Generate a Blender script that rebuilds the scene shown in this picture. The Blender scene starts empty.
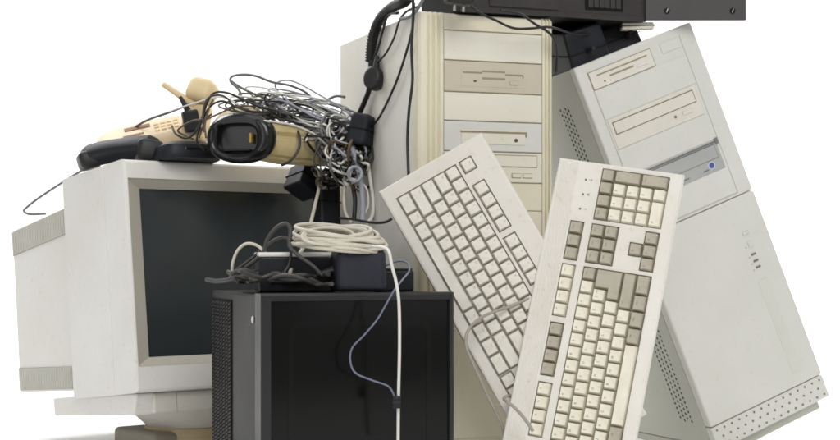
import bpy, bmesh, math, random
from mathutils import Vector, Matrix, Euler
rad = math.radians
random.seed(7)
scene = bpy.context.scene
COL = scene.collection
CAM_Y, CAM_Z = -2.2, 0.30

# ------------------------------------------------------------------ helpers
def at(px, py, Y):
    """point of the place at depth Y seen in direction (px, py)"""
    d = Y - CAM_Y
    return Vector(((px - 420.0) / 1500.0 * d, Y, CAM_Z - (py - 255.0) / 1500.0 * d))

def rot(yaw, pitch, roll):
    return (Matrix.Rotation(rad(yaw), 4, 'Z') @ Matrix.Rotation(rad(pitch), 4, 'X') @ Matrix.Rotation(rad(roll), 4, 'Y'))

def tag(o, label=None, cat=None, group=None, kind=None):
    if label: o['label'] = label
    if cat: o['category'] = cat
    if group: o['group'] = group
    if kind: o['kind'] = kind
    return o

def thing(name, label, cat, loc, R=None, group=None):
    o = bpy.data.objects.new(name, None)
    COL.objects.link(o)
    o.empty_display_size = 0.02
    M = Matrix.Translation(Vector(loc))
    if R is not None: M = M @ R
    o.matrix_world = M
    return tag(o, label, cat, group)

def obj(name, bm, mats, parent=None, smooth=False, angle=40):
    me = bpy.data.meshes.new(name)
    bm.normal_update()
    bm.to_mesh(me); bm.free()
    if not isinstance(mats, (list, tuple)): mats = [mats]
    for m in mats: me.materials.append(m)
    if smooth:
        for p in me.polygons: p.use_smooth = True
        me.set_sharp_from_angle(angle=rad(angle))
    o = bpy.data.objects.new(name, me)
    COL.objects.link(o)
    if parent is not None: o.parent = parent
    return o

def BM(): return bmesh.new()

def add_box(bm, x0, x1, y0, y1, z0, z1, bev=0.0, mi=0, seg=2, M=None):
    t = bmesh.new()
    vs = [t.verts.new((x, y, z)) for x in (x0, x1) for y in (y0, y1) for z in (z0, z1)]
    for f in ((0,1,3,2),(4,6,7,5),(0,4,5,1),(2,3,7,6),(0,2,6,4),(1,5,7,3)):
        t.faces.new([vs[i] for i in f])
    bmesh.ops.recalc_face_normals(t, faces=t.faces[:])
    if bev > 0:
        bev = min(bev, 0.45 * min(abs(x1-x0), abs(y1-y0), abs(z1-z0)))
        bmesh.ops.bevel(t, geom=t.edges[:], offset=bev, segments=seg, profile=0.5, affect='EDGES')
    for f in t.faces: f.material_index = mi
    merge(bm, t, M)

def merge(bm, t, M=None):
    if M is not None: bmesh.ops.transform(t, matrix=M, verts=t.verts[:])
    me = bpy.data.meshes.new('tmp'); t.to_mesh(me); t.free()
    bm.from_mesh(me); bpy.data.meshes.remove(me)

def box(x0, x1, y0, y1, z0, z1, bev=0.0, seg=2):
    bm = BM(); add_box(bm, x0, x1, y0, y1, z0, z1, bev, 0, seg); return bm

def hexa(pts, bev=0.0, seg=2):
    """8 corner points, order: x-,x+ / y-,y+ / z-,z+ nested like add_box"""
    t = BM()
    vs = [t.verts.new(p) for p in pts]
    for f in ((0,1,3,2),(4,6,7,5),(0,4,5,1),(2,3,7,6),(0,2,6,4),(1,5,7,3)):
        t.faces.new([vs[i] for i in f])
    bmesh.ops.recalc_face_normals(t, faces=t.faces[:])
    if bev: bmesh.ops.bevel(t, geom=t.edges[:], offset=bev, segments=seg, profile=0.5, affect='EDGES')
    return t

def add_ring(bm, o, i, yo, yi, mi=0):
    """sloping picture frame in the xz plane; o,i = (x0,x1,z0,z1)"""
    def c(r, y): return [(r[0],y,r[2]),(r[1],y,r[2]),(r[1],y,r[3]),(r[0],y,r[3])]
    a = [bm.verts.new(p) for p in c(o, yo)]; b = [bm.verts.new(p) for p in c(i, yi)]
    for k in range(4):
        f = bm.faces.new((a[k], a[(k+1)%4], b[(k+1)%4], b[k])); f.material_index = mi

def add_cyl(bm, p0, p1, r0, r1=None, n=20, mi=0, bev=0.0):
    r1 = r0 if r1 is None else r1
    p0, p1 = Vector(p0), Vector(p1)
    d = (p1 - p0); L = d.length; d.normalize()
    q = d.to_track_quat('Z', 'Y').to_matrix().to_4x4()
    t = bmesh.new()
    bmesh.ops.create_cone(t, cap_ends=True, segments=n, radius1=r0, radius2=r1, depth=L)
    if bev:
        es = [e for e in t.edges if abs(e.verts[0].co.z - e.verts[1].co.z) < 1e-6]
        bmesh.ops.bevel(t, geom=es, offset=bev, segments=3, profile=0.5, affect='EDGES')
    for f in t.faces: f.material_index = mi
    merge(bm, t, Matrix.Translation((p0 + p1) / 2) @ q)

def add_ball(bm, c, r, sc=(1,1,1), mi=0, M=None, u=20, v=12):
    t = bmesh.new()
    bmesh.ops.create_uvsphere(t, u_segments=u, v_segments=v, radius=r)
    bmesh.ops.scale(t, vec=sc, verts=t.verts[:])
    for f in t.faces: f.material_index = mi
    merge(bm, t, (Matrix.Translation(Vector(c)) @ M) if M is not None else Matrix.Translation(Vector(c)))

def catmull(P, n=8, closed=False):
    P = [Vector(p) for p in P]
    if len(P) < 3: return P
    out = []
    m = len(P)
    rng = range(m) if closed else range(m - 1)
    for i in rng:
        p0 = P[(i-1) % m] if closed or i > 0 else P[0] * 2 - P[1]
        p1 = P[i]; p2 = P[(i+1) % m]
        p3 = P[(i+2) % m] if closed or i + 2 < m else p2 * 2 - p1
        for k in range(n):
            t = k / n
            out.append(0.5 * ((2*p1) + (p2-p0)*t + (2*p0-5*p1+4*p2-p3)*t*t + (3*p1-p0-3*p2+p3)*t**3))
    if not closed: out.append(P[-1])
    return out

def add_tube(bm, pts, r, n=8, mi=0, closed=False, radii=None, e=1.0):
    pts = [Vector(p) for p in pts]
    T = []
    m = len(pts)
    for i in range(m):
        a = pts[(i-1) % m] if closed or i > 0 else pts[i]
        b = pts[(i+1) % m] if closed or i < m-1 else pts[i]
        d = b - a
        T.append(d.normalized() if d.length > 1e-9 else (T[-1] if T else Vector((0,0,1))))
    N = T[0].orthogonal().normalized()
    rings = []
    for i in range(m):
        N = N - T[i] * N.dot(T[i])
        N = N.normalized() if N.length > 1e-6 else T[i].orthogonal().normalized()
        B = T[i].cross(N)
        rr = radii[i] if radii else r
        rings.append([bm.verts.new(pts[i] + (N*math.copysign(abs(math.cos(2*math.pi*k/n))**e, math.cos(2*math.pi*k/n)) + B*math.copysign(abs(math.sin(2*math.pi*k/n))**e, math.sin(2*math.pi*k/n))) * rr) for k in range(n)])
    for i in range(m if closed else m-1):
        A, C = rings[i], rings[(i+1) % m]
        for k in range(n):
            f = bm.faces.new((A[k], A[(k+1)%n], C[(k+1)%n], C[k])); f.material_index = mi; f.smooth = True
    if not closed:
        for rg in (rings[0][::-1], rings[-1]):
            f = bm.faces.new(rg); f.material_index = mi

def add_loft(bm, secs, mi=0, cap=True):
    rings = [[bm.verts.new(p) for p in s] for s in secs]
    n = len(rings[0])
    for A, C in zip(rings, rings[1:]):
        for k in range(n):
            f = bm.faces.new((A[k], A[(k+1)%n], C[(k+1)%n], C[k])); f.material_index = mi
    if cap:
        bm.faces.new(rings[0][::-1]).material_index = mi; bm.faces.new(rings[-1]).material_index = mi
    bmesh.ops.recalc_face_normals(bm, faces=bm.faces[:])

_glyph = {}
def glyph(s):
    if s not in _glyph:
        cu = bpy.data.curves.new('glyph', 'FONT'); cu.body = s; cu.size = 1.0; cu.align_x = 'CENTER'; cu.align_y = 'CENTER'
        cu.resolution_u = 2
        o = bpy.data.objects.new('glyph', cu); COL.objects.link(o)
        dg = bpy.context.evaluated_depsgraph_get(); dg.update()
        me = o.evaluated_get(dg).to_mesh()
        _glyph[s] = ([v.co.copy() for v in me.vertices], [list(p.vertices) for p in me.polygons])
        o.evaluated_get(dg).to_mesh_clear()
        bpy.data.objects.remove(o); bpy.data.curves.remove(cu)
    return _glyph[s]

def add_text(bm, s, M, size, mi=0):
    vs, fs = glyph(s)
    nv = [bm.verts.new(M @ (v * size)) for v in vs]
    for f in fs:
        try: bm.faces.new([nv[i] for i in f]).material_index = mi
        except ValueError: pass

# ---------------------------------------------------------------- materials
def srgb(r, g, b):
    f = lambda c: (c/255/12.92) if c/255 <= 0.04045 else ((c/255 + 0.055)/1.055)**2.4
    return (f(r), f(g), f(b), 1)

def plastic(name, c, rough=0.5, var=0.06, scale=9.0, tint=None, bump=0.02, fine=900.0, spec=0.4, metal=0.0, speck=0.0):
    m = bpy.data.materials.new(name); m.use_nodes = True
    nt = m.node_tree; N = nt.nodes; L = nt.links
    b = N['Principled BSDF']
    b.inputs['Roughness'].default_value = rough
    b.inputs['Specular IOR Level'].default_value = spec
    b.inputs['Metallic'].default_value = metal
    tc = N.new('ShaderNodeTexCoord')
    n1 = N.new('ShaderNodeTexNoise'); n1.inputs['Scale'].default_value = scale; n1.inputs['Detail'].default_value = 6; n1.inputs['Roughness'].default_value = 0.62
    L.new(tc.outputs['Object'], n1.inputs['Vector'])
    rp = N.new('ShaderNodeValToRGB')
    rp.color_ramp.elements[0].position = 0.30; rp.color_ramp.elements[1].position = 0.72
    c0 = tint if tint else tuple(v * (1 - var) for v in c[:3]) + (1,)
    c0 = tuple(v * (1 - var * 0.5) for v in c0[:3]) + (1,)
    rp.color_ramp.elements[0].color = c0
    rp.color_ramp.elements[1].color = tuple(min(1, v * (1 + var * 0.5)) for v in c[:3]) + (1,)
    L.new(n1.outputs['Fac'], rp.inputs['Fac'])
    col = rp.outputs['Color']
    if speck > 0:
        n3 = N.new('ShaderNodeTexNoise'); n3.inputs['Scale'].default_value = 120; n3.inputs['Detail'].default_value = 4
        L.new(tc.outputs['Object'], n3.inputs['Vector'])
        r3 = N.new('ShaderNodeValToRGB'); r3.color_ramp.elements[0].position = 0.27; r3.color_ramp.elements[1].position = 0.40
        k = 1 - speck
        r3.color_ramp.elements[0].color = (k, k*0.97, k*0.9, 1); r3.color_ramp.elements[1].color = (1,1,1,1)
        L.new(n3.outputs['Fac'], r3.inputs['Fac'])
        mx = N.new('ShaderNodeMix'); mx.data_type = 'RGBA'; mx.blend_type = 'MULTIPLY'; mx.inputs[0].default_value = 1
        L.new(col, mx.inputs[6]); L.new(r3.outputs['Color'], mx.inputs[7]); col = mx.outputs[2]
    L.new(col, b.inputs['Base Color'])
    n2 = N.new('ShaderNodeTexNoise'); n2.inputs['Scale'].default_value = fine; n2.inputs['Detail'].default_value = 3
    L.new(tc.outputs['Object'], n2.inputs['Vector'])
    if bump > 0:
        bp = N.new('ShaderNodeBump'); bp.inputs['Strength'].default_value = bump * 8; bp.inputs['Distance'].default_value = 0.0004
        L.new(n2.outputs['Fac'], bp.inputs['Height']); L.new(bp.outputs['Normal'], b.inputs['Normal'])
    mr = N.new('ShaderNodeMapRange'); mr.inputs['To Min'].default_value = max(0.03, rough - 0.1); mr.inputs['To Max'].default_value = min(1, rough + 0.1)
    L.new(n1.outputs['Fac'], mr.inputs['Value']); L.new(mr.outputs['Result'], b.inputs['Roughness'])
    return m

M_ = {}
def mat(k, *a, **kw): M_[k] = plastic(k, *a, **kw)
mat('monitor_shell', srgb(223,221,217), 0.5, 0.04, 5, tint=srgb(217,214,207), speck=0.06)
mat('monitor_skirt', srgb(205,201,192), 0.55, 0.05, 5)
mat('monitor_vent', srgb(199,197,187), 0.6, 0.06, 30)
mat('vent_gap', srgb(140,138,126), 0.8, 0.1, 30)
mat('monitor_bezel', srgb(186,181,168), 0.55, 0.05, 8)
mat('pedestal_tan', srgb(196,176,140), 0.55, 0.1, 12)
mat('foot_grey', srgb(150,143,128), 0.6, 0.1, 12)
mat('crt_glass', srgb(50,54,56), 0.2, 0.12, 4, bump=0.0, spec=0.45)
mat('black_case', srgb(41,39,39), 0.5, 0.12, 10, spec=0.35, speck=0.1)
mat('black_frame', srgb(36,34,35), 0.34, 0.1, 12, spec=0.4)
mat('black_glass', srgb(12,12,11), 0.15, 0.3, 3, bump=0.0, spec=0.2)
mat('dark_tube', srgb(15,15,14), 0.17, 0.3, 3, bump=0.0, spec=0.2)
mat('hole', srgb(34,32,30), 0.9, 0.1, 50, spec=0.1)
mat('side_hole', srgb(78,80,72), 0.9, 0.1, 50, spec=0.1)
mat('hole_grey', srgb(128,124,112), 0.9, 0.1, 50, spec=0.1)
mat('white_dot', srgb(215,213,206), 0.4)
mat('tower_cream', srgb(221,215,195), 0.5, 0.04, 6, tint=srgb(214,207,184), speck=0.05)
mat('tower_ridge', srgb(215,208,181), 0.5, 0.05, 10)
mat('tower_case', srgb(218,216,208), 0.5, 0.04, 4, tint=srgb(213,209,198), speck=0.06)
mat('bay_white', srgb(219,215,200), 0.5, 0.03, 8, speck=0.05)
mat('bay_grey', srgb(192,184,164), 0.5, 0.05, 10)
mat('bay_cool', srgb(208,207,201), 0.5, 0.03, 10)
mat('slot_shade', srgb(150,138,116), 0.7, 0.1, 30)
mat('slot_dark', srgb(88,78,64), 0.8, 0.1, 30)
mat('lean_front', srgb(211,210,205), 0.5, 0.03, 4, tint=srgb(204,203,195), speck=0.03)
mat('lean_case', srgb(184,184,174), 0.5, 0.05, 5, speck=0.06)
mat('lean_line', srgb(176,175,166), 0.6, 0.05, 10)
mat('drive_cream', srgb(215,211,199), 0.5, 0.04, 10)
mat('drive_line', srgb(132,114,92), 0.6, 0.05, 20)
mat('drive_grey', srgb(170,171,169), 0.38, 0.06, 14)
mat('drive_grey_dark', srgb(118,118,116), 0.45, 0.06, 14)
mat('blue_badge', srgb(82,92,156), 0.35, 0.05, 10)
mat('badge_rim', srgb(205,208,222), 0.35)
mat('grip', srgb(206,206,197), 0.5)
mat('kb_white', srgb(224,221,214), 0.5, 0.04, 7, tint=srgb(216,211,200), speck=0.08)
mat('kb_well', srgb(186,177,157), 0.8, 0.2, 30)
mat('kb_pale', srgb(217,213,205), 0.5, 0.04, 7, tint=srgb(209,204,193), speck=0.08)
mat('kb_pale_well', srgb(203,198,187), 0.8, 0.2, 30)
mat('key_cream', srgb(228,224,209), 0.45, 0.06, 40, tint=srgb(221,214,194), speck=0.06)
mat('key_grey', srgb(174,167,150), 0.45, 0.08, 40, speck=0.08)
mat('key_pale', srgb(222,219,209), 0.45, 0.05, 40, tint=srgb(215,210,198), speck=0.08)
mat('legend_faint', srgb(158,152,140), 0.6)
mat('legend', srgb(104,97,86), 0.6)
mat('legend_grey', srgb(105,98,88), 0.6)
mat('deck_black', srgb(58,54,54), 0.42, 0.12, 14, spec=0.4)
mat('deck_ear', srgb(66,63,63), 0.42, 0.1, 14, spec=0.4)
mat('deck_dark', srgb(22,20,20), 0.6, 0.2, 20, spec=0.2)
mat('brick_blue', srgb(37,39,49), 0.5, 0.2, 25, spec=0.35)
mat('brick_black', srgb(24,26,33), 0.5, 0.2, 25, spec=0.35)
mat('cable_black', srgb(34,33,33), 0.45, 0.2, 40, spec=0.4, bump=0)
mat('cable_grey', srgb(112,112,112), 0.5, 0.15, 40, bump=0)
mat('cable_dark', srgb(70,68,66), 0.5, 0.15, 40, bump=0)
mat('cable_beige', srgb(206,200,184), 0.5, 0.12, 40, bump=0)
mat('cable_white', srgb(222,220,212), 0.5, 0.08, 40, bump=0)
mat('wire_blue', srgb(112,119,136), 0.45, 0.1, 40, bump=0)
mat('cable_blue', srgb(160,162,172), 0.45, 0.1, 40, bump=0)
mat('cable_kb', srgb(158,152,140), 0.5, 0.1, 40, bump=0)
mat('cable_brown', srgb(96,78,58), 0.5, 0.2, 40, bump=0)
mat('phone_cream', srgb(226,207,168), 0.5, 0.05, 20, tint=srgb(214,190,146))
mat('phone_pale', srgb(223,204,172), 0.5, 0.05, 20)
mat('phone_brown', srgb(138,96,70), 0.6, 0.1, 30)
mat('scanner_beige', srgb(214,198,152), 0.5, 0.08, 25, tint=srgb(200,180,128))
mat('gloss_black', srgb(22,22,24), 0.22, 0.2, 20, spec=0.5, bump=0.0)
mat('contact_gold', srgb(170,140,60), 0.35, 0.1, 40)
mat('metal', srgb(180,180,178), 0.3, 0.1, 40, metal=0.8)
mat('backdrop', srgb(248,248,247), 0.8, 0.01, 2, bump=0.0, spec=0.1)

# ------------------------------------------------------------ ground sweep
bm = BM()
GZ = -0.012
prof = [(-1.35, GZ), (1.6, GZ)]
for k in range(1, 13):
    a = math.pi/2 * k/12
    prof.append((1.6 + 0.9*math.sin(a), GZ + 0.9 - 0.9*math.cos(a)))
prof.append((2.5, 3.4))
rows = [[bm.verts.new((x, y, z)) for (y, z) in prof] for x in (-4.5, 4.5)]
for k in range(len(prof)-1):
    bm.faces.new((rows[0][k], rows[1][k], rows[1][k+1], rows[0][k+1]))
g = obj('ground', bm, M_['backdrop'], smooth=True, angle=60)
tag(g, kind='structure')

# ------------------------------------------------------------- CRT monitor
MON_R = rot(39.5, -6.7, 0.0)
MON_LOC = (-0.4461, 0.0526, 0.4448)
MON = Matrix.Translation(Vector(MON_LOC)) @ MON_R
W, HH, LS = 0.413, 0.3514, 0.207
mon = thing('crt_monitor', 'bulky off-white tube monitor with a grey bezel and dark blank screen', 'monitor', MON_LOC, MON_R)
bm = BM()
# white front frame: front face ring, plus the outer shell behind it
o_, i_ = (0.0050, W-0.0050, -HH+0.0050, -0.0050), (0.0062, W-0.0062, -0.3130, -0.0286)
add_ring(bm, o_, i_, 0.0, 0.0)
add_ring(bm, (0.0022, W-0.0022, -HH+0.0022, -0.0022), o_, 0.0011, 0.0)
add_ring(bm, (0.0006, W-0.0006, -HH+0.0006, -0.0006), (0.0022, W-0.0022, -HH+0.0022, -0.0022), 0.0032, 0.0011)
add_ring(bm, (0, W, -HH, 0), (0.0006, W-0.0006, -HH+0.0006, -0.0006), 0.006, 0.0032)
sh = [(0, 0.006), (0.0, 0.0655), (0.0014, 0.0662), (0.0014, 0.0676), (0, 0.0684), (0, LS-0.004), (0.004, LS), (0.03, LS+0.001)]
for (a, ya), (b, yb) in zip(sh, sh[1:]):
    add_ring(bm, (b, W-b, -HH+b, -b), (a, W-a, -HH+a, -a), yb, ya)
bmesh.ops.remove_doubles(bm, verts=bm.verts[:], dist=1e-5)
bmesh.ops.recalc_face_normals(bm, faces=bm.faces[:])
obj('housing', bm, M_['monitor_shell'], mon)
bm = BM()
sc_ = (0.0335, W-0.0335, -0.2985, -0.0422)
add_ring(bm, i_, (0.0075, W-0.0075, -0.3115, -0.030), 0.0, 0.003)
add_ring(bm, (0.0075, W-0.0075, -0.3115, -0.030), sc_, 0.003, 0.016)
bmesh.ops.remove_doubles(bm, verts=bm.verts[:], dist=1e-5)
bmesh.ops.recalc_face_normals(bm, faces=bm.faces[:])
obj('bezel', bm, M_['monitor_bezel'], mon)
bm = BM()                                              # bulging glass
nx, nz = 20, 16
gv = [[bm.verts.new((sc_[0]-0.002 + (sc_[1]-sc_[0]+0.004)*i/nx, 0.0185 - 0.011*(1-(2*i/nx-1)**2)*(1-(2*j/nz-1)**2)**0.9,
       sc_[2]-0.002 + (sc_[3]-sc_[2]+0.004)*j/nz)) for j in range(nz+1)] for i in range(nx+1)]
for i in range(nx):
    for j in range(nz): bm.faces.new((gv[i][j], gv[i+1][j], gv[i+1][j+1], gv[i][j+1]))
obj('screen', bm, M_['crt_glass'], mon, smooth=True, angle=60)
bm = hexa([(0.012,LS,-0.338),(0.012,LS,-0.040),(0.016,0.437,-0.331),(0.016,0.437,-0.052),
           (W-0.012,LS,-0.338),(W-0.012,LS,-0.040),(W-0.016,0.437,-0.331),(W-0.016,0.437,-0.052)], 0.004)
obj('rear_housing', bm, M_['monitor_shell'], mon)
for (za, zb, zc, zd) in ((-0.041, -0.087, -0.0535, -0.099), (-0.297, -0.337, -0.287, -0.330)):
    bm = BM()
    n = 34
    x0 = 0.0085
    for k in range(n):
        t0 = k / n; t1 = (k + 0.62) / n
        y0 = LS + 0.008 + (0.434 - LS - 0.008)*t0; y1 = LS + 0.008 + (0.434 - LS - 0.008)*t1
        f0, f1 = (y0-LS)/(0.437-LS), (y1-LS)/(0.437-LS)
        z00, z01 = za+(zc-za)*f0 - 0.003, za+(zc-za)*f1 - 0.003
        z10, z11 = zb+(zd-zb)*f0 + 0.003, zb+(zd-zb)*f1 + 0.003
        s0, s1 = 0.0122 + 0.004*f0, 0.0122 + 0.004*f1
        t = hexa([(s0-0.0022,y0,z10),(s0-0.0022,y0,z00),(s1-0.0022,y1,z11),(s1-0.0022,y1,z01),(s0+.001,y0,z10),(s0+.001,y0,z00),(s1+.001,y1,z11),(s1+.001,y1,z01)])
        merge(bm, t)
    s0, s1 = 0.0114, 0.0154
    ya, yb = LS+0.006, 0.4345
    t = hexa([(s0-0.0005,ya,zb+.0025),(s0-0.0005,ya,za-.0025),(s1-0.0005,yb,zd+.0025),(s1-0.0005,yb,zc-.0025),(s0+.001,ya,zb+.0025),(s0+.001,ya,za-.0025),(s1+.001,yb,zd+.0025),(s1+.001,yb,zc-.0025)])
    for f in t.faces: f.material_index = 1
    merge(bm, t)
    obj('vent', bm, [M_['monitor_vent'], M_['vent_gap']], mon)
bm = hexa([(0.006,0.024,-0.384),(0.006,0.012,-HH-0.0005),(0.010,0.298,-0.375),(0.010,0.298,-HH+0.005),
           (0.036,0.024,-0.384),(0.036,0.012,-HH-0.0005),(W-0.01,0.298,-0.375),(W-0.01,0.298,-HH+0.005)], 0.003)
obj('skirt', bm, M_['monitor_shell'], mon)
bm = BM()
add_box(bm, 0.036, W-0.036, 0.014, 0.03, -0.3835, -HH-0.001, 0.003)
obj('control_panel', bm, M_['monitor_skirt'], mon)
for xs_ in (0.075, 0.15): obj('panel_seam', box(xs_, xs_+0.0007, 0.0135, 0.02, -0.382, -HH-0.003), M_['vent_gap'], mon)
MI = MON.inverted()
base_c = MON @ Vector((0.175, 0.10, 0)); base_c.z = 0
Rz = Matrix.Rotation(rad(39.5), 4, 'Z')
def wloc(M): return MI @ M
bm = BM()                                              # swivel dish under the case
n = 40
def circ(c, r, z, sx=1.0, sy=1.0): return [(Rz @ Vector((r*sx*math.cos(2*math.pi*k/n), r*sy*math.sin(2*math.pi*k/n), 0))) + Vector((c.x, c.y, z)) for k in range(n)]
secs = [circ(base_c, 0.070, 0.026), circ(base_c, 0.078, 0.033), circ(base_c, 0.090, 0.044), circ(base_c, 0.097, 0.058)]
add_loft(bm, secs); bmesh.ops.transform(bm, matrix=MI, verts=bm.verts[:])
obj('swivel_dish', bm, M_['monitor_skirt'], mon, smooth=True)
bm = BM()
add_loft(bm, [circ(base_c, 0.073, GZ), circ(base_c, 0.073, 0.025), circ(base_c, 0.069, 0.0285)]); bmesh.ops.transform(bm, matrix=MI, verts=bm.verts[:])
obj('pedestal', bm, M_['pedestal_tan'], mon, smooth=True)
bm = BM()
add_box(bm, -0.094, 0.12, -0.05, 0.085, GZ, 0.021, 0.008, seg=4, M=Matrix.Translation(base_c) @ Rz)
bmesh.ops.transform(bm, matrix=MI, verts=bm.verts[:])
obj('base_plate', bm, M_['foot_grey'], mon)

# --------------------------------------------- black boxed display in front
BL_R = rot(20.84, 0, 0); BL_LOC = (-0.1982, -0.3265, 0.2518)
bw, bl, bh = 0.2606, 0.28, 0.2638
blk = thing('boxed_display', 'black boxy display unit with a dark glass front and perforated side', 'display', BL_LOC, BL_R)
bm = BM()
add_box(bm, 0.002, bw-0.002, 0.034, bl, -bh, -0.0015, 0.003)
obj('case', bm, M_['black_case'], blk)
bm = BM()
add_ring(bm, (0.003, bw-0.003, -bh+0.003, -0.003), (0.0125, bw-0.007, -bh+0.016, -0.0095), 0.0, 0.0)
add_ring(bm, (0.0125, bw-0.007, -bh+0.016, -0.0095), (0.0135, bw-0.008, -bh+0.017, -0.0105), 0.0, 0.005)
for (a, ya), (b, yb) in zip([(0.003,0.0),(0.0,0.003),(0.0,0.031),(0.003,0.0335)], [(0.0,0.003),(0.0,0.031),(0.003,0.0335),(0.02,0.0336)]):
    add_ring(bm, (b, bw-b, -bh+b, -b), (a, bw-a, -bh+a, -a), yb, ya)
bmesh.ops.remove_doubles(bm, verts=bm.verts[:], dist=1e-5); bmesh.ops.recalc_face_normals(bm, faces=bm.faces[:])
obj('front_frame', bm, M_['black_frame'], blk)
obj('glass_panel', box(0.0125, bw-0.007, 0.0045, 0.006, -bh+0.016, -0.0095), M_['black_glass'], blk)
bm = BM()                                              # faint tube outline behind the glass, raised 0.4 mm
def rrect(x0, x1, z0, z1, r, y, n=6):
    P = []
    for cx, cz, a0 in ((x1-r, z1-r, 0), (x0+r, z1-r, 90), (x0+r, z0+r, 180), (x1-r, z0+r, 270)):
        for k in range(n+1):
            a = rad(a0 + 90*k/n); P.append(Vector((cx + r*math.cos(a), y, cz + r*math.sin(a))))
    return P
A = rrect(0.036, bw-0.03, -0.215, -0.034, 0.018, 0.0041); B = rrect(0.044, bw-0.038, -0.207, -0.042, 0.014, 0.0041)
va = [bm.verts.new(p) for p in A]; vb = [bm.verts.new(p) for p in B]
for k in range(len(va)): bm.faces.new((va[k], vb[k], vb[(k+1)%len(va)], va[(k+1)%len(va)]))
obj('screen_outline', bm, M_['dark_tube'], blk)
bm = BM()                                              # louvred side: slanted slots standing proud over a dark sheet
add_box(bm, 0.0004, 0.0022, 0.160, 0.274, -0.2625, -0.012, mi=1)
for k in range(48):
    z = -0.015 - 0.0051*k
    for c in range(7):
        y0 = 0.162 + c*0.0158
        t = hexa([(-0.0012,y0,z-0.0034),(0.0003,y0,z),(-0.0012,y0+0.0125,z-0.0014-0.0034),(0.0003,y0+0.0125,z-0.0014),
                  (0.001,y0,z-0.0034),(0.001,y0,z),(0.001,y0+0.0125,z-0.0048),(0.001,y0+0.0125,z-0.0014)])
        merge(bm, t)
obj('side_vent', bm, [M_['black_case'], M_['hole']], blk)
bm = BM(); add_ball(bm, (0.0, 0.043, -0.034), 0.0032, (0.6, 0.8, 1.5)); obj('button', bm, M_['white_dot'], blk, smooth=True)

# ------------------------------------------------------- cream tower (upright)
T1_R = rot(20.72, 0, 0); T1_LOC = (-0.003, -0.0926, 0.6433)
t1 = thing('computer_tower', 'yellowed cream computer tower standing upright with a stack of drive bays', 'computer', T1_LOC, T1_R, 'computer towers')
tw, th, tl = 0.2099, 0.6433, 0.364
bm = BM()
add_box(bm, 0.0015, tw-0.0015, 0.026, tl, -th+0.004, -0.0012, 0.0015)
obj('case', bm, M_['tower_case'], t1)
bm = BM()
# front panel: a profile in x extruded down, with rounded left edge and upright ridges
def colx(x, y): return (x, y)
px_ = [(0.0,0.024),(0.0,0.010),(0.0015,0.004),(0.005,0.001),(0.009,0.0)]
for g0 in (0.0135, 0.0215, 0.0295):
    px_ += [(g0,0.0),(g0+0.0014,0.0022),(g0+0.0030,0.0022),(g0+0.0044,0.0)]
px_ += [(0.0385,0.0),(0.0388,0.003),(0.1928,0.003),(0.1931,0.0)]
for g0 in (0.1965, 0.2015):
    px_ += [(g0,0.0),(g0+0.0008,0.003),(g0+0.0024,0.003),(g0+0.0032,0.0)]
px_ += [(0.2068,0.0005),(0.2095,0.003),(tw,0.008),(tw,0.024)]
secs = [[Vector((x, y, z)) for x, y in px_] for z in (-th+0.03, -0.004)] + [[Vector((x*0.994+0.0006, y+0.0035*(1 if y<0.02 else 0), -0.0)) for x, y in px_]]
rings = [[bm.verts.new(p) for p in s] for s in secs]
for a, c in zip(rings, rings[1:]):
    for k in range(len(px_)-1):
        f = bm.faces.new((a[k], a[k+1], c[k+1], c[k]))
        yy = px_[k][1], px_[k+1][1]
        if max(yy) > 0.0018 and 0.01 < px_[k][0] < 0.206 and not (0.0385 <= px_[k][0] <= 0.19): f.material_index = 1
bm.faces.new(rings[-1]); bm.faces.new(rings[0][::-1])
bmesh.ops.recalc_face_normals(bm, faces=bm.faces[:])
fp = obj('front_panel', bm, [M_['tower_cream'], M_['tower_ridge']], t1)
obj('top_strip', box(0.0392, 0.1926, 0.0002, 0.0028, -0.0235, -0.002, 0.001), M_['tower_cream'], t1)
def bay_cover(z0, z1, m, name='drive_bay_cover'): return obj(name, box(0.0395, 0.1923, -0.0006, 0.0028, z1+0.0008, z0-0.0008, 0.0012), M_[m], t1)
bay_cover(-0.0245, -0.0668, 'bay_white')
bay_cover(-0.1115, -0.1525, 'bay_white')
fd = bay_cover(-0.0668, -0.1115, 'bay_grey', 'floppy_drive')
bm = BM()
add_box(bm, 0.0655, 0.1665, -0.0011, -0.0004, -0.1032, -0.0785, 0.0004)
obj('bezel', bm, M_['bay_grey'], fd)
bm = BM()
add_box(bm, 0.0680, 0.0975, -0.0014, -0.0009, -0.0845, -0.0822); add_box(bm, 0.0975, 0.1335, -0.0014, -0.0009, -0.0822, -0.0800)
add_box(bm, 0.1335, 0.1625, -0.0014, -0.0009, -0.0858, -0.0835); add_box(bm, 0.1605, 0.1625, -0.0014, -0.0009, -0.0892, -0.0858)
add_box(bm, 0.0975, 0.1335, -0.0014, -0.0009, -0.0925, -0.0895)
obj('slot', bm, M_['slot_shade'], fd)
bm = BM(); add_box(bm, 0.0845, 0.0890, -0.0016, -0.0009, -0.0968, -0.0942, 0.0003); obj('indicator_light', bm, M_['slot_dark'], fd)
bm = BM(); add_box(bm, 0.1400, 0.1540, -0.0030, -0.0009, -0.0985, -0.0935, 0.0006); obj('eject_button', bm, M_['bay_grey'], fd)
d2 = bay_cover(-0.1525, -0.1955, 'bay_cool', 'floppy_drive'); d2['label'] = 'grey-white drive front with one long slot, below the beige floppy drive'
bm = BM(); add_box(bm, 0.0640, 0.1680, -0.0012, -0.0004, -0.1688, -0.1648, 0.0003); add_box(bm, 0.0640, 0.1680, -0.0020, -0.0004, -0.1664, -0.1648, 0.0003, mi=1)
add_box(bm, 0.1655, 0.1680, -0.0013, -0.0004, -0.1735, -0.1688)
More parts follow.
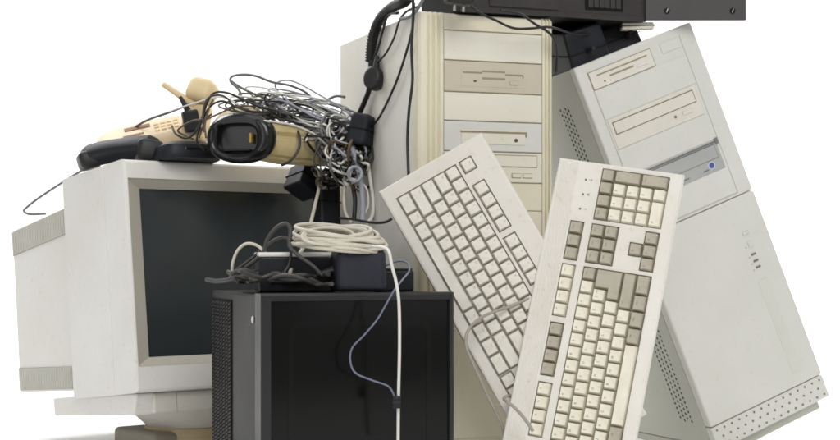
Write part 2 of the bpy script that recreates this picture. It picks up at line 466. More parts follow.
obj('slot', bm, [M_['slot_shade'], M_['tower_cream']], d2)
bm = BM(); add_box(bm, 0.0660, 0.1650, -0.0016, -0.0004, -0.1850, -0.1700, 0.0005); obj('bezel', bm, M_['bay_white'], d2)
bm = BM(); add_cyl(bm, (0.1503,-0.0022,-0.1784), (0.1503,-0.001,-0.1784), 0.0028, n=16); obj('eject_button', bm, M_['slot_dark'], d2)
cdd = bay_cover(-0.1955, -0.2395, 'bay_white', 'disc_drive')
bm = BM(); add_box(bm, 0.0470, 0.1845, -0.0013, -0.0004, -0.2170, -0.1993, 0.0002, mi=1); add_box(bm, 0.0480, 0.1835, -0.0022, -0.0004, -0.2160, -0.2005, 0.0006)
obj('tray', bm, [M_['bay_white'], M_['slot_shade']], cdd)
bm = BM(); add_cyl(bm, (0.132,-0.0013,-0.2295), (0.132,-0.0004,-0.2295), 0.0024, n=14); obj('indicator_light', bm, M_['slot_dark'], cdd)
for xa in (0.1438, 0.1612):
    bm = BM(); add_box(bm, xa, xa+0.015, -0.0010, -0.0004, -0.2325, -0.2255, 0.0002, mi=1); add_box(bm, xa+.0008, xa+0.0142, -0.0024, -0.0004, -0.2317, -0.2263, 0.0004)
    obj('button', bm, [M_['bay_white'], M_['slot_shade']], cdd)
bm = BM(); add_box(bm, 0.0392, 0.1926, 0.0002, 0.0028, -0.2790, -0.2402, 0.001); add_box(bm, 0.0392, 0.1926, 0.0002, 0.0028, -th+0.04, -0.2800, 0.001)
obj('lower_panel', bm, M_['tower_cream'], t1)
bm = BM(); add_box(bm, -0.0002, tw, 0.002, tl-0.004, -th-0.012, -th+0.028, 0.003); obj('plinth', bm, M_['tower_cream'], t1)

# ------------------------------------------------------ white leaning tower
T2_R = rot(16.71, -1.47, -22.1); T2_LOC = (0.2265, 0.0155, 0.5756)
T2 = Matrix.Translation(Vector(T2_LOC)) @ T2_R
t2 = thing('computer_tower', 'grey-white computer tower tipped over to the left on one bottom edge', 'computer', T2_LOC, T2_R, 'computer towers')
lw, lh, ll = 0.2072, 0.617, 0.42
bm = BM(); add_box(bm, 0.0012, lw-0.0012, 0.0205, ll, -lh+0.004, -0.001, 0.0015); obj('case', bm, M_['lean_case'], t2)
bm = BM()
add_box(bm, 0.0, lw, 0.0, 0.0195, -0.2725, 0.0, 0.003)
add_box(bm, 0.0, lw, -0.0012, 0.0195, -0.5795, -0.2732, 0.004, seg=3)
obj('front_panel', bm, M_['lean_front'], t2)
bm = BM(); add_box(bm, 0.0, lw, 0.0010, 0.0195, -lh, -0.5805, 0.0025)
gr = obj('grille_strip', bm, M_['lean_front'], t2)
bm = BM()
for rI in range(3):
    for k in range(15):
        x = 0.0085 + k*0.0136 + (0.0068 if rI == 1 else 0)
        if x > lw - 0.004: continue
        add_cyl(bm, (x, 0.0004, -0.5868 - rI*0.0117), (x, 0.004, -0.5868 - rI*0.0117), 0.0017, n=10)
obj('vent_holes', bm, M_['hole_grey'], gr)
bm = BM(); add_box(bm, 0.003, lw-0.016, 0.014, ll-0.006, -lh-0.015, -lh+0.002, 0.002); obj('foot_rail', bm, M_['lean_case'], t2)
bm = BM()                                              # groove round the drive bays
add_box(bm, 0.0172, 0.0180, -0.0004, 0.002, -0.2682, -0.0125); add_box(bm, 0.1806, 0.1814, -0.0004, 0.002, -0.2682, -0.0125)
add_box(bm, 0.0180, 0.1806, -0.0004, 0.002, -0.2682, -0.2674)
obj('bay_groove', bm, M_['lean_line'], t2)
def cover2(z0, z1): return obj('drive_bay_cover', box(0.0184, 0.1802, -0.0010, 0.003, z1+0.0005, z0-0.0005, 0.0010), M_['lean_front'], t2)
cover2(-0.0428, -0.0898); cover2(-0.1372, -0.1790); cover2(-0.2245, -0.2670)
obj('badge_plate', box(0.1440, 0.1772, -0.0013, 0.001, -0.0300, -0.0142, 0.001), M_['lean_front'], t2)
bm = BM(); add_box(bm, 0.0182, 0.1272, -0.0009, 0.002, -0.0422, -0.0142, 0.0003, mi=1); add_box(bm, 0.0190, 0.1264, -0.0016, 0.002, -0.0414, -0.0150, 0.0006)
fl = obj('floppy_drive', bm, [M_['drive_cream'], M_['drive_line']], t2)
bm = BM(); add_box(bm, 0.0300, 0.1180, -0.0019, -0.0012, -0.0235, -0.0215); add_box(bm, 0.0500, 0.0920, -0.0019, -0.0012, -0.0310, -0.0285)
obj('slot', bm, M_['slot_shade'], fl)
bm = BM(); add_cyl(bm, (0.0395,-0.002,-0.0345), (0.0395,-0.001,-0.0345), 0.0016, n=12); obj('indicator_light', bm, M_['drive_line'], fl)
bm = BM(); add_box(bm, 0.0965, 0.1160, -0.0026, -0.0012, -0.0345, -0.0300, 0.0005); obj('eject_button', bm, M_['drive_cream'], fl)
bm = BM(); add_box(bm, 0.0205, 0.1742, -0.0014, 0.002, -0.1370, -0.0908, 0.001)
cd2 = obj('disc_drive', bm, M_['drive_cream'], t2)
bm = BM(); add_box(bm, 0.0260, 0.1690, -0.0018, -0.001, -0.1155, -0.0958, 0.0002, mi=1); add_box(bm, 0.0273, 0.1677, -0.0026, -0.001, -0.1142, -0.0974, 0.0006)
obj('tray', bm, [M_['drive_cream'], M_['drive_line']], cd2)
bm = BM(); add_cyl(bm, (0.1269,-0.0022,-0.1245), (0.1269,-0.001,-0.1245), 0.0022, n=12); obj('indicator_light', bm, M_['drive_line'], cd2)
bm = BM(); add_box(bm, 0.1400, 0.1570, -0.0028, -0.001, -0.1275, -0.1215, 0.0012); obj('eject_button', bm, M_['drive_cream'], cd2)
bm = BM(); add_box(bm, 0.0205, 0.1762, -0.0014, 0.002, -0.2240, -0.1797, 0.0008)
dv = obj('disc_drive', bm, M_['drive_grey'], t2); dv['label'] = 'grey disc drive with a round blue badge, lowest drive of the tipped tower'
bm = BM(); add_box(bm, 0.0240, 0.1712, -0.0018, -0.001, -0.2062, -0.1842, 0.0002, mi=1); add_box(bm, 0.0250, 0.1702, -0.0026, -0.001, -0.2054, -0.1858, 0.0005)
obj('tray', bm, [M_['drive_grey'], M_['drive_grey_dark']], dv)
bm = BM(); add_box(bm, 0.0205, 0.1762, -0.0021, -0.0012, -0.1832, -0.1808); add_box(bm, 0.1735, 0.1790, -0.0024, 0.002, -0.1865, -0.1770)
obj('seam_shadow_gap', bm, M_['drive_grey_dark'], dv).name = 'seam'
bm = BM(); add_cyl(bm, (0.1546,-0.0028,-0.2136), (0.1546,-0.001,-0.2136), 0.0045, n=20, mi=0); add_cyl(bm, (0.1546,-0.0022,-0.2136), (0.1546,-0.001,-0.2136), 0.0060, n=20, mi=1)
obj('badge', bm, [M_['blue_badge'], M_['badge_rim']], dv)
for q in ((0.1005,0.1125,-0.2192,-0.2172),(0.1380,0.1475,-0.2192,-0.2172),(0.1005,0.1025,-0.2145,-0.2125)): obj('marking', box(q[0],q[1],-0.0018,-0.001,q[2],q[3]), M_['drive_grey_dark'], dv)
for z in (-0.3642, -0.3748, -0.3850):
    bm = BM(); add_box(bm, 0.1640, 0.1725, -0.0022, 0.0, z-0.0016, z+0.0016, 0.0004); obj('indicator_light', bm, M_['hole_grey'], t2)
for z in (-0.3642, -0.3748, -0.3850, -0.348): obj('marking', box(0.1590, 0.1610, -0.0018, 0.0, z-0.0035, z-0.0015), M_['lean_line'], t2)
bm = BM(); add_box(bm, 0.1630, 0.1735, -0.0030, 0.0, -0.3322, -0.3270, 0.001); add_box(bm, 0.1650, 0.1735, -0.0026, 0.0, -0.3530, -0.3430, 0.001); obj('button', bm, M_['grip'], t2)
bm = BM(); add_box(bm, 0.1590, 0.1765, -0.0017, 0.0, -0.5600, -0.4050, 0.0006); obj('grip_strip', bm, M_['grip'], t2)
# round holes pierced in the left side
def holes(z0, z1, n, ya0, yb0, ya1, yb1):
    bm = BM()
    for k in range(n):
        f = k/(n-1); z = z0 + (z1-z0)*f
        ya, yb = ya0 + (ya1-ya0)*f, yb0 + (yb1-yb0)*f
        for c in range(4):
            y = ya + (yb-ya)*c/3
            zz = z - (0.004 if c % 2 else 0)
            add_cyl(bm, (0.0009, y, zz), (0.003, y, zz), 0.0023, n=8)
    obj('vent_holes', bm, M_['side_hole'], t2)
holes(-0.054, -0.185, 17, 0.104, 0.074, 0.104, 0.074)
holes(-0.395, -0.570, 23, 0.096, 0.056, 0.096, 0.060)

# -------------------------------------------------------------- keyboards
U = 0.01905
def keycap(w, d, s, legend, m, mleg, poly=None, lsize=0.0044, up=Vector((0,1,0))):
    """w,d in metres; origin at lower-left corner; top dished"""
    bm = BM()
    gp = 0.0005; h = 0.0092*s; ins = 0.0019*s; insf = 0.0025*s; insb = 0.0012*s
    if poly is None: poly = [(gp,gp),(w-gp,gp),(w-gp,d-gp),(gp,d-gp)]
    cx = sum(p[0] for p in poly)/len(poly); cy = sum(p[1] for p in poly)/len(poly)
    def inset(P, a, f, b):
        out = []
        n = len(P)
        for i in range(n):
            p0, p, p1 = P[i-1], P[i], P[(i+1) % n]
            ox = oy = 0
            for (qa, qb) in ((p0, p), (p, p1)):
                ex, ey = qb[0]-qa[0], qb[1]-qa[1]
                l = math.hypot(ex, ey); nx_, ny_ = -ey/l, ex/l
                ox += nx_*a; oy += ny_*(f if ny_ > 0.5 else b)
            out.append((p[0]+ox, p[1]+oy))
        return out
    P1 = inset(poly, ins*0.80, insf*0.80, insb*0.80)
    P2 = inset(poly, ins, insf, insb)
    P3 = inset(poly, ins+0.0012*s, insf+0.0012*s, insb+0.0012*s)
    r0 = [bm.verts.new((x, y, 0)) for x, y in poly]
    r1 = [bm.verts.new((x, y, h*0.93)) for x, y in P1]
    r2 = [bm.verts.new((x, y, h)) for x, y in P2]
    r3 = [bm.verts.new((x, y, h-0.0003)) for x, y in P3]
    n = len(poly)
    for a, b in ((r0, r1), (r1, r2), (r2, r3)):
        for k in range(n): bm.faces.new((a[k], a[(k+1)%n], b[(k+1)%n], b[k]))
    bm.faces.new(r3)
    es = [e for e in bm.edges if abs(e.verts[0].co.z - e.verts[1].co.z) > h*0.4]
    bmesh.ops.bevel(bm, geom=es, offset=0.0012*s, segments=2, profile=0.5, affect='EDGES')
    if legend:
        xs = [p[0] for p in P3]; ys = [p[1] for p in P3]
        x0, y1 = min(xs), max(ys)
        if len(legend) == 1: lx, ly = x0 + 0.0028*s, y1 - 0.0030*s
        else: lx, ly = x0 + 0.0008*s + 0.00105*s*len(legend), y1 - 0.0026*s
        if len(legend) > 1 and w < 1.3*U: lx = (min(xs)+max(xs))/2
        sz = lsize*s*(1.05 if len(legend) == 1 else (0.72 if len(legend) < 4 else 0.56))
        add_text(bm, legend, Matrix.Translation((lx, ly, h - 0.00012)), sz, 1)
    return bm

def layout(fy, n0, p0):
    K = []   # (x, y, w, d, legend, cls)  cls: 'm' light, 'g' grey
    def row(x, y, items):
        for it in items:
            w, leg, c = it
            K.append((x, y, w, 1, leg, c, None)); x += w
    L = lambda s: [(1, ch, 'm') for ch in s]
    row(0, 0, [(1.5,'Ctrl','g'),(1,'Win','g'),(1.25,'Alt','g'),(6,'','m'),(1.25,'Alt','g'),(1.25,'Win','g'),(1.25,'Menu','g'),(1.5,'Ctrl','g')])
    row(0, 1, [(2.25,'Shift','g')] + L('ZXCVBNM,./') + [(2.75,'Shift','g')])
    row(0, 2, [(1.75,'Caps','g')] + L("ASDFGHJKL;'"))
    row(0, 3, [(1.5,'Tab','g')] + L('QWERTYUIOP[]'))
    row(0, 4, L('`1234567890-=') + [(1,'\\','m'),(1,'Bksp','g')])
    # big L-shaped Enter
    K.append((12.75, 2, 2.25, 2, 'Enter', 'g', 'L'))
    K.append((0, fy, 1, 1, 'Esc', 'm', None))
    for g_, x0 in enumerate((2, 6.5, 11)):
        for i in range(4): K.append((x0+i, fy, 1, 1, 'F%d' % (g_*4+i+1), 'g' if g_ == 1 else 'm', None))
    for i, s in enumerate(('PrtSc','ScrLk','Pause')): K.append((n0+i, fy, 1, 1, s, 'g', None))
    for i, s in enumerate(('Ins','Home','PgUp')): K.append((n0+i, 4, 1, 1, s, 'g', None))
    for i, s in enumerate(('Del','End','PgDn')): K.append((n0+i, 3, 1, 1, s, 'g', None))
    K.append((n0+1, 1, 1, 1, '\u2191', 'g', None))
    for i, s in enumerate(('\u2190','\u2193','\u2192')): K.append((n0+i, 0, 1, 1, s, 'g', None))
    for i, s in enumerate(('Num','/','*','-')): K.append((p0+i, 4, 1, 1, s, 'g', None))
    for j, r_ in enumerate(('789','456','123')):
        for i, s in enumerate(r_): K.append((p0+i, 3-j, 1, 1, s, 'm', None))
    K.append((p0+3, 2, 1, 2, '+', 'g', None)); K.append((p0+3, 0, 1, 2, 'Enter', 'g', None))
    K.append((p0, 0, 2, 1, '0', 'm', None)); K.append((p0+2, 0, 1, 1, '.', 'm', None))
    wells = [(0,15,0,5),(n0,n0+3,3,5),(n0,n0+3,0,1),(n0+1,n0+2,1,2),(p0,p0+4,0,5),(0,1,fy,fy+1),(2,6,fy,fy+1),(6.5,10.5,fy,fy+1),(11,15,fy,fy+1),(n0,n0+3,fy,fy+1)]
    return K, wells

def keyboard(label, loc, R, s, fy, ext, mats, grey, off, ribs=False, leds=False, n0=15.35, p0=18.7):
    kb = thing('keyboard', label, 'keyboard', loc, R, 'keyboards')
    u = U * s
    K, wells = layout(fy, n0, p0)
    m = 0.035
    wl = [(a*u-0.0006, b*u+0.0006, c*u-0.0006, d*u+0.0006) for a, b, c, d in wells]
    # join stacked wells of the arrow keys
    wl = [(a, b, (c - 0.0012 if (abs(c - (u-0.0006)) < 1e-6) else c), d) for a, b, c, d in wl]
    x0, x1, y0, y1 = ext[0]*u, ext[1]*u, ext[2]*u, ext[3]*u
    xs = sorted(set([x0, x1] + [v for w in wl for v in w[:2]])); ys = sorted(set([y0, y1] + [v for w in wl for v in w[2:]]))
    def inw(x, y): return any(a < x < b and c < y < d for a, b, c, d in wl)
    bm = BM(); zt, zb, zu = 0.0036*s, -0.0014*s, -0.024*s
    V = {}
    def v(i, j, z):
        k = (i, j, z)
        if k not in V: V[k] = bm.verts.new((xs[i], ys[j], z))
        return V[k]
    nx, ny = len(xs)-1, len(ys)-1
    st = [[inw((xs[i]+xs[i+1])/2, (ys[j]+ys[j+1])/2) for j in range(ny)] for i in range(nx)]
    for i in range(nx):
        for j in range(ny):
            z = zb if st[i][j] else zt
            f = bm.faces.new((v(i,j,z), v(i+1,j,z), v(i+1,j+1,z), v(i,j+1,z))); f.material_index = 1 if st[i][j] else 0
            if i+1 < nx and st[i][j] != st[i+1][j]:
                bm.faces.new((v(i+1,j,zb), v(i+1,j+1,zb), v(i+1,j+1,zt), v(i+1,j,zt))).material_index = 0
            if j+1 < ny and st[i][j] != st[i][j+1]:
                bm.faces.new((v(i,j+1,zb), v(i+1,j+1,zb), v(i+1,j+1,zt), v(i,j+1,zt))).material_index = 0
    # outer skirt: rounded over, then down
    edge = [(i,0) for i in range(nx)] + [(nx,j) for j in range(ny)] + [(i,ny) for i in range(nx,0,-1)] + [(0,j) for j in range(ny,0,-1)]
    top = [v(i,j,zt) for i,j in edge]
    cx, cy = (x0+x1)/2, (y0+y1)/2
    def ringv(o, z):
        out = []
        for i, j in edge:
            x, y = xs[i], ys[j]
            out.append(bm.verts.new((x + (-o if i == 0 else o if i == nx else 0), y + (-o if j == 0 else o if j == ny else 0), z)))
        return out
    prev = top
    for o, z in ((0.0022, zt-0.0007), (0.0034, zt-0.0030), (0.0040, zt-0.009), (0.0030, zu+0.003), (0.0, zu)):
        cur = ringv(o*s, z)
        for k in range(len(cur)): bm.faces.new((prev[k], prev[(k+1)%len(cur)], cur[(k+1)%len(cur)], cur[k]))
        prev = cur
    bm.faces.new(prev)
    bmesh.ops.recalc_face_normals(bm, faces=bm.faces[:])
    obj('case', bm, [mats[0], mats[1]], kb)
    if ribs:
        bm = BM()
        for k in range(8):
            yy = (fy + 1.22 + k*0.17)*u
            add_box(bm, x0+0.001, x1-0.002, yy, yy+0.0016*s, zt-0.001, zt+0.0011*s, 0.0005)
        obj('ribbed_strip', bm, mats[0], kb)
    if leds:
        for i, sgn in enumerate(('1','A','\u2193')):
            cx_ = (18.9 + 1.15*i + 0.45)*u; cy_ = (fy+0.10)*u
            bm = BM(); add_box(bm, cx_-0.0013, cx_+0.0013, cy_+0.006, cy_+0.0085, zt-0.0005, zt+0.0006, 0.0003); obj('indicator_light', bm, mats[3], kb)
            bm = BM(); add_text(bm, sgn, Matrix.Translation((cx_+0.0005, cy_, zt+0.0003)), 0.0065*s, 0); obj('marking', bm, mats[3], kb)
    # keys: the ones showing in front, beyond a hundred the rest as one piece
    cache = {}
    hidden = BM(); n_keys = 0
    for (x, y, w, d, leg, cls, shp) in K:
        key = (w, d, leg, cls, shp)
        mk = mats[2] if (cls == 'm' or not grey) else mats[4]
        out = off(x, y)
        kx, ky, kz = x*u, y*u, zb+0.0004
        poly = None
        if shp == 'L':
            g0 = 0.0005
            poly = [(g0,g0),(w*u-g0,g0),(w*u-g0,2*u-g0),(0.75*u+g0,2*u-g0),(0.75*u+g0,u-g0),(g0,u-g0)]
        if out and len(K) - n_keys > 0 and n_keys_limit(K, off) :
            t = keycap(w*u, d*u, s, leg, None, None, poly)
            bmesh.ops.translate(t, vec=(kx, ky, kz), verts=t.verts[:])
            merge(hidden, t); continue
        if key in cache:
            o = cache[key].copy(); COL.objects.link(o); o.parent = kb
        else:
            o = obj('key', keycap(w*u, d*u, s, leg, None, None, poly), [mk, mats[3]], kb)
            cache[key] = o
        jx = random.uniform(-1, 1)
        o.location = (kx, ky, kz + random.uniform(-0.0002, 0.0003))
        o.rotation_euler = (rad(random.uniform(-0.8, 0.8)), rad(random.uniform(-0.8, 0.8)), 0)
        n_keys += 1
    if len(hidden.verts):
        o = obj('key', hidden, [mats[2], mats[3]], kb); tag(o, kind='stuff')
    else: hidden.free()
    return kb

def n_keys_limit(K, off): return len(K) > 100

def basis(xa, ya):
    xa = Vector(xa).normalized(); ya = Vector(ya); ya = (ya - xa*ya.dot(xa)).normalized(); za = xa.cross(ya)
    return Matrix((xa, ya, za)).transposed().to_4x4()
KB2_R = basis((0.21189625,0.23677625,0.94817561), (-0.95660188,0.24883273,0.1516414))
KB1_R = basis((0.53525197,-0.15588919,-0.83018305), (0.83928114,-0.01292093,0.54354413)) @ Matrix.Rotation(rad(-3.0), 4, 'Z')
def toward(p, k):
    c = Vector((0, CAM_Y, CAM_Z)); return c + (Vector(p) - c)*k
kb_front = keyboard('off-white keyboard with cream and grey keys, leaning nearest the viewer with its numeric pad up',
    toward((0.2616,-0.1834,-0.0022), 0.95), KB2_R, 0.95, 5.63, (-0.4, 22.95, -0.78, 8.25),
    [M_['kb_white'], M_['kb_well'], M_['key_cream'], M_['legend'], M_['key_grey']], True, lambda x, y: (x < 1.4 and y < 4.5), ribs=True, leds=True)
kb_back = keyboard('pale keyboard of all light keys, leaning behind the other one with its escape key up',
    toward((-0.0327,-0.0964,0.3787), 0.975), KB1_R, 0.975, 5.28, (-0.95, 22.35, -0.72, 7.65),
    [M_['kb_pale'], M_['kb_pale_well'], M_['key_pale'], M_['legend_faint'], M_['key_grey']], False, lambda x, y: (x > 20.5), n0=15.1, p0=18.2)

exec_pile = True
# ------------------------------------------------- black rack unit on top
DK_L, DK_R = at(461, 11.0, -0.085), at(646, 22, 0.05)
dv_ = (DK_R - DK_L); dyaw = math.degrees(math.atan2(dv_.y, dv_.x)); droll = -math.degrees(math.atan2(dv_.z, math.hypot(dv_.x, dv_.y)))
DKR = rot(dyaw, 0, droll)
dk = thing('rack_unit', 'charcoal black electronic deck with a mounting ear lying flat over both towers', 'electronic deck', DK_L, DKR)
dw = dv_.length; dh = 0.088
bm = BM(); add_box(bm, 0, dw, 0.004, 0.13, 0.0, dh, 0.002); obj('chassis', bm, M_['deck_dark'], dk)
bm = BM(); add_box(bm, 0.0, dw, 0.0, 0.0035, 0.0, dh, 0.001); obj('front_panel', bm, M_['deck_black'], dk)
bm = BM(); add_box(bm, 0.045, 0.160, -0.003, 0.0, 0.0095, 0.05, 0.001); obj('cassette_door', bm, M_['deck_black'], dk)
bm = BM(); add_box(bm, 0.205, 0.270, -0.002, 0.0, 0.013, 0.062, 0.0006)
for k in range(6): add_box(bm, 0.2095+k*0.0096, 0.2095+k*0.0096+0.0082, -0.004, -0.001, 0.0165, 0.058, 0.0008, mi=1)
obj('button_panel', bm, [M_['deck_dark'], M_['deck_black']], dk)
bm = BM(); add_box(bm, 0.0, dw-0.004, -0.0012, 0.0, 0.0, 0.007, 0.0005); obj('trim_strip', bm, M_['deck_black'], dk)
Minv = (Matrix.Translation(DK_L) @ DKR).inverted()
eL, eR = at(645.5, 20.3, 0.045), at(746, 19.6, 0.045)
bm = BM(); add_box(bm, eL.x, eR.x, 0.044, 0.049, eL.z, eL.z+0.1, 0.0012)
ear = None
bmesh.ops.transform(bm, matrix=Minv, verts=bm.verts[:])
ear = obj('mounting_ear', bm, M_['deck_ear'], dk)
for px in (667, 732.5):
    c = at(px, 10.8, 0.044)
    bm = BM(); add_cyl(bm, c + Vector((0,-0.0022,0)), c, 0.0042, n=18, bev=0.0006)
    t = bmesh.new(); bmesh.ops.create_cube(t, size=1); bmesh.ops.scale(t, vec=(0.0012, 0.0006, 0.0062), verts=t.verts[:])
    for f in t.faces: f.material_index = 1
    merge(bm, t, Matrix.Translation(c + Vector((0,-0.0024,0))) @ Matrix.Rotation(rad(20), 4, 'Y'))
    bmesh.ops.transform(bm, matrix=Minv, verts=bm.verts[:])
    obj('screw', bm, [M_['deck_dark'], M_['metal']], ear)

# ------------------------------------------------- power bricks and plugs
def brick(name, label, cat, c, R, sx, sy, sz, m, bev=0.005, prongs=False, group=None, stub=None, seam=True):
    t = thing(name, label, cat, c, R, group)
    bm = hexa([(x*(1 if z < 0 else 0.94), y*(1 if z < 0 else 0.94), z) for x in (-sx/2, sx/2) for y in (-sy/2, sy/2) for z in (-sz/2, sz/2)], bev, 3)
    obj('body', bm, m, t)
    if stub:
        bm = BM(); a = Vector(stub[0]); b = Vector(stub[1]); add_cyl(bm, a, b, 0.005, 0.003, n=12); obj('strain_relief', bm, M_['cable_black'], t)
    if not seam: return t
    bm = BM()
    add_box(bm, -sx/2-0.0004, sx/2+0.0004, -sy/2-0.0004, sy/2+0.0004, -0.0008, 0.0004)
    obj('seam', bm, M_['hole'], t)
    return t
GB = 'black power bricks and plugs'
brick('power_brick', 'black power brick jammed between the cream tower and the tipped tower', 'power brick', at(574, 50, 0.08), rot(18, 8, -20), 0.066, 0.11, 0.070, M_['brick_black'], stub=((0,-0.054,0),(0,-0.075,0.004)))
brick('power_brick', 'smaller black power brick lying on the tipped tower under the deck', 'power brick', at(613, 42, 0.13), rot(10, 0, -21), 0.060, 0.09, 0.046, M_['brick_black'], stub=((0.01,-0.044,0),(0.01,-0.065,0.004)))
brick('connector', 'small cream connector block peeking out under the black deck', 'connector', at(637, 26.5, 0.065), rot(2, 0, -2), 0.050, 0.02, 0.010, M_['bay_white'], bev=0.002)
brick('power_brick', 'black square wall plug hanging over the top edge of the tube monitor', 'power brick', at(305, 181, 0.20), rot(45, -12, 30), 0.046, 0.045, 0.044, M_['brick_black'], bev=0.004)
brick('power_brick', 'blue-black wall plug hanging against the side of the cream tower', 'power brick', at(364, 131, 0.095), rot(64, 10, 8), 0.050, 0.034, 0.048, M_['brick_black'], bev=0.006)
brick('power_brick', 'large blue-black power brick lying on the black boxed display', 'power brick', Vector((-0.0812, -0.235, 0.2806)), rot(14, 0, 0), 0.068, 0.060, 0.056, M_['brick_blue'], bev=0.008, seam=False, stub=((-0.033,0,0),(-0.055,0,-0.006)))
brick('power_brick', 'added black block standing in for the dark gap right under the cable tangle', 'power brick', at(326.5, 203, 0.185), rot(30, -8, 4), 0.036, 0.034, 0.078, M_['brick_black'], bev=0.004)  # added block, its black stands in for deep shade over the monitor's right bezel
# round plug on the tower side and its thick ribbed hose
t = thing('plug', 'round black plug hanging against the cream tower below the thick ribbed hose', 'plug', at(375, 79, 0.055), rot(60, 0, 10))
bm = BM(); add_cyl(bm, (-0.013,0,0), (0.012,0,0), 0.0155, 0.0135, n=24, bev=0.006)
bmesh.ops.scale(bm, vec=(1,1,1.25), verts=bm.verts[:]); obj('body', bm, M_['cable_black'], t, smooth=True)
bm = BM(); add_cyl(bm, (0,0,0.016), (0,0,0.036), 0.006, 0.003, n=12); obj('strain_relief', bm, M_['cable_black'], t, smooth=True)
# flat black hub with a pale edge, on the black display
hubc = at(297, 267.5, -0.20)
t = thing('network_hub', 'flat black box with a pale top rim behind the large brick on the boxed display', 'box', hubc, rot(10, 0, 0))
bm = BM(); add_box(bm, -0.052, 0.055, -0.03, 0.06, -0.0312, 0.014, 0.002); obj('body', bm, M_['brick_black'], t)
bm = BM(); add_box(bm, -0.053, 0.056, -0.031, 0.061, 0.0145, 0.0205, 0.002); obj('top_rim', bm, M_['cable_white'], t)
t = thing('power_strip', 'flat black slab poking out right of the large power brick', 'box', at(398, 276.6, -0.17), rot(18, 0, 0))
bm = BM(); add_box(bm, -0.03, 0.017, -0.02, 0.05, -0.0195, 0.009, 0.003); obj('body', bm, M_['brick_black'], t)
bm = BM(); add_box(bm, -0.028, 0.015, -0.018, 0.048, 0.0092, 0.0115, 0.001); obj('lid', bm, M_['black_case'], t)

# ------------------------------------------------- telephones on the monitor
# black handset
hs = thing('handset', 'black telephone handset lying across the top left edge of the tube monitor', 'handset', at(120, 151, 0.13))
hsM = hs.matrix_world.inverted()
P = [at(85,159,0.16), at(91,156,0.155), at(104,152.5,0.148), at(122,149.5,0.14), at(138,148,0.132), at(149,149,0.127), at(157,149.5,0.123)]
Rr = [0.014, 0.0180, 0.0180, 0.0175, 0.0190, 0.0215, 0.0170]
C = catmull(P, 5); rr = []
for i in range(len(P)-1):
    for k in range(5): rr.append(Rr[i] + (Rr[i+1]-Rr[i])*k/5)
rr.append(Rr[-1])
bm = BM(); add_tube(bm, C, 0.01, 20, radii=[q*0.88 for q in rr], e=0.55); bmesh.ops.transform(bm, matrix=hsM, verts=bm.verts[:]); obj('grip', bm, M_['brick_black'], hs, smooth=True, angle=50)
for nm, p_, yaw_, hx, hz in (('earpiece', at(149, 150, 0.124), 8, 0.020, 0.0185), ('mouthpiece', at(89.5, 159, 0.157), -14, 0.018, 0.0155)):
    bm = BM(); add_box(bm, -hx, hx, -0.021, 0.021, -hz, hz*0.8, 0.008, seg=4, M=Matrix.Translation(p_) @ rot(20, -6, yaw_)); bmesh.ops.transform(bm, matrix=hsM, verts=bm.verts[:])
    obj(nm, bm, M_['cable_black'], hs, smooth=True, angle=50)
# second black phone body, between handset and scanner
def mon_z(x, y):
    nv = MON_R.to_3x3() @ Vector((0, 0, 1))
    return MON_LOC[2] - (nv.x*(x-MON_LOC[0]) + nv.y*(y-MON_LOC[1]))/nv.z
c = at(186, 150, 0.125); c.z = mon_z(c.x, c.y) + 0.0138
t = thing('phone_cradle', 'low black phone base between the handset and the black oval head', 'phone base', c, rot(36, -6.7, 0))
n = 24
bm = BM()
def sup(a, b, e, z, n=28):
    out = []
    for k in range(n):
        th_ = 2*math.pi*k/n; c_, s_ = math.cos(th_), math.sin(th_)
        out.append(Vector((a*math.copysign(abs(c_)**e, c_), b*math.copysign(abs(s_)**e, s_), z)))
    return out
add_loft(bm, [sup(0.050,0.036,0.6,-0.0135), sup(0.052,0.038,0.6,-0.006), sup(0.047,0.034,0.6,0.008), sup(0.034,0.024,0.7,0.0145)])
obj('body', bm, M_['brick_black'], t, smooth=True)
bm = BM(); add_box(bm, -0.02, 0.018, -0.0365, -0.025, -0.004, 0.004, 0.002); obj('socket', bm, M_['gloss_black'], t)
# cream desk phone sloping up behind the handset
R_ = rot(16, 26, -15)
c = at(149, 137, 0.225)
ph = thing('desk_telephone', 'cream push-button desk telephone sloping behind the black handset', 'telephone', c, R_)
bm = BM()
add_loft(bm, [sup(0.080,0.036,0.55,-0.016), sup(0.085,0.040,0.55,-0.006), sup(0.083,0.038,0.55,0.008), sup(0.074,0.034,0.6,0.014), sup(0.062,0.029,0.65,0.0155)])
obj('body', bm, M_['phone_pale'], ph, smooth=True)
bm = BM()
add_box(bm, -0.036, 0.006, 0.004, 0.017, 0.0145, 0.0168, 0.0006); obj('display_window', bm, M_['phone_brown'], ph)
for i in range(4):
    for j in range(3):
        bm = BM(); add_box(bm, 0.012+i*0.0105, 0.0195+i*0.0105, -0.022+j*0.0125, -0.014+j*0.0125, 0.0148, 0.0180, 0.0012); obj('button', bm, M_['phone_cream'], ph)
bm = BM(); add_box(bm, -0.040, -0.006, -0.020, -0.013, 0.0146, 0.0164, 0.0006); obj('label_strip', bm, M_['phone_brown'], ph)
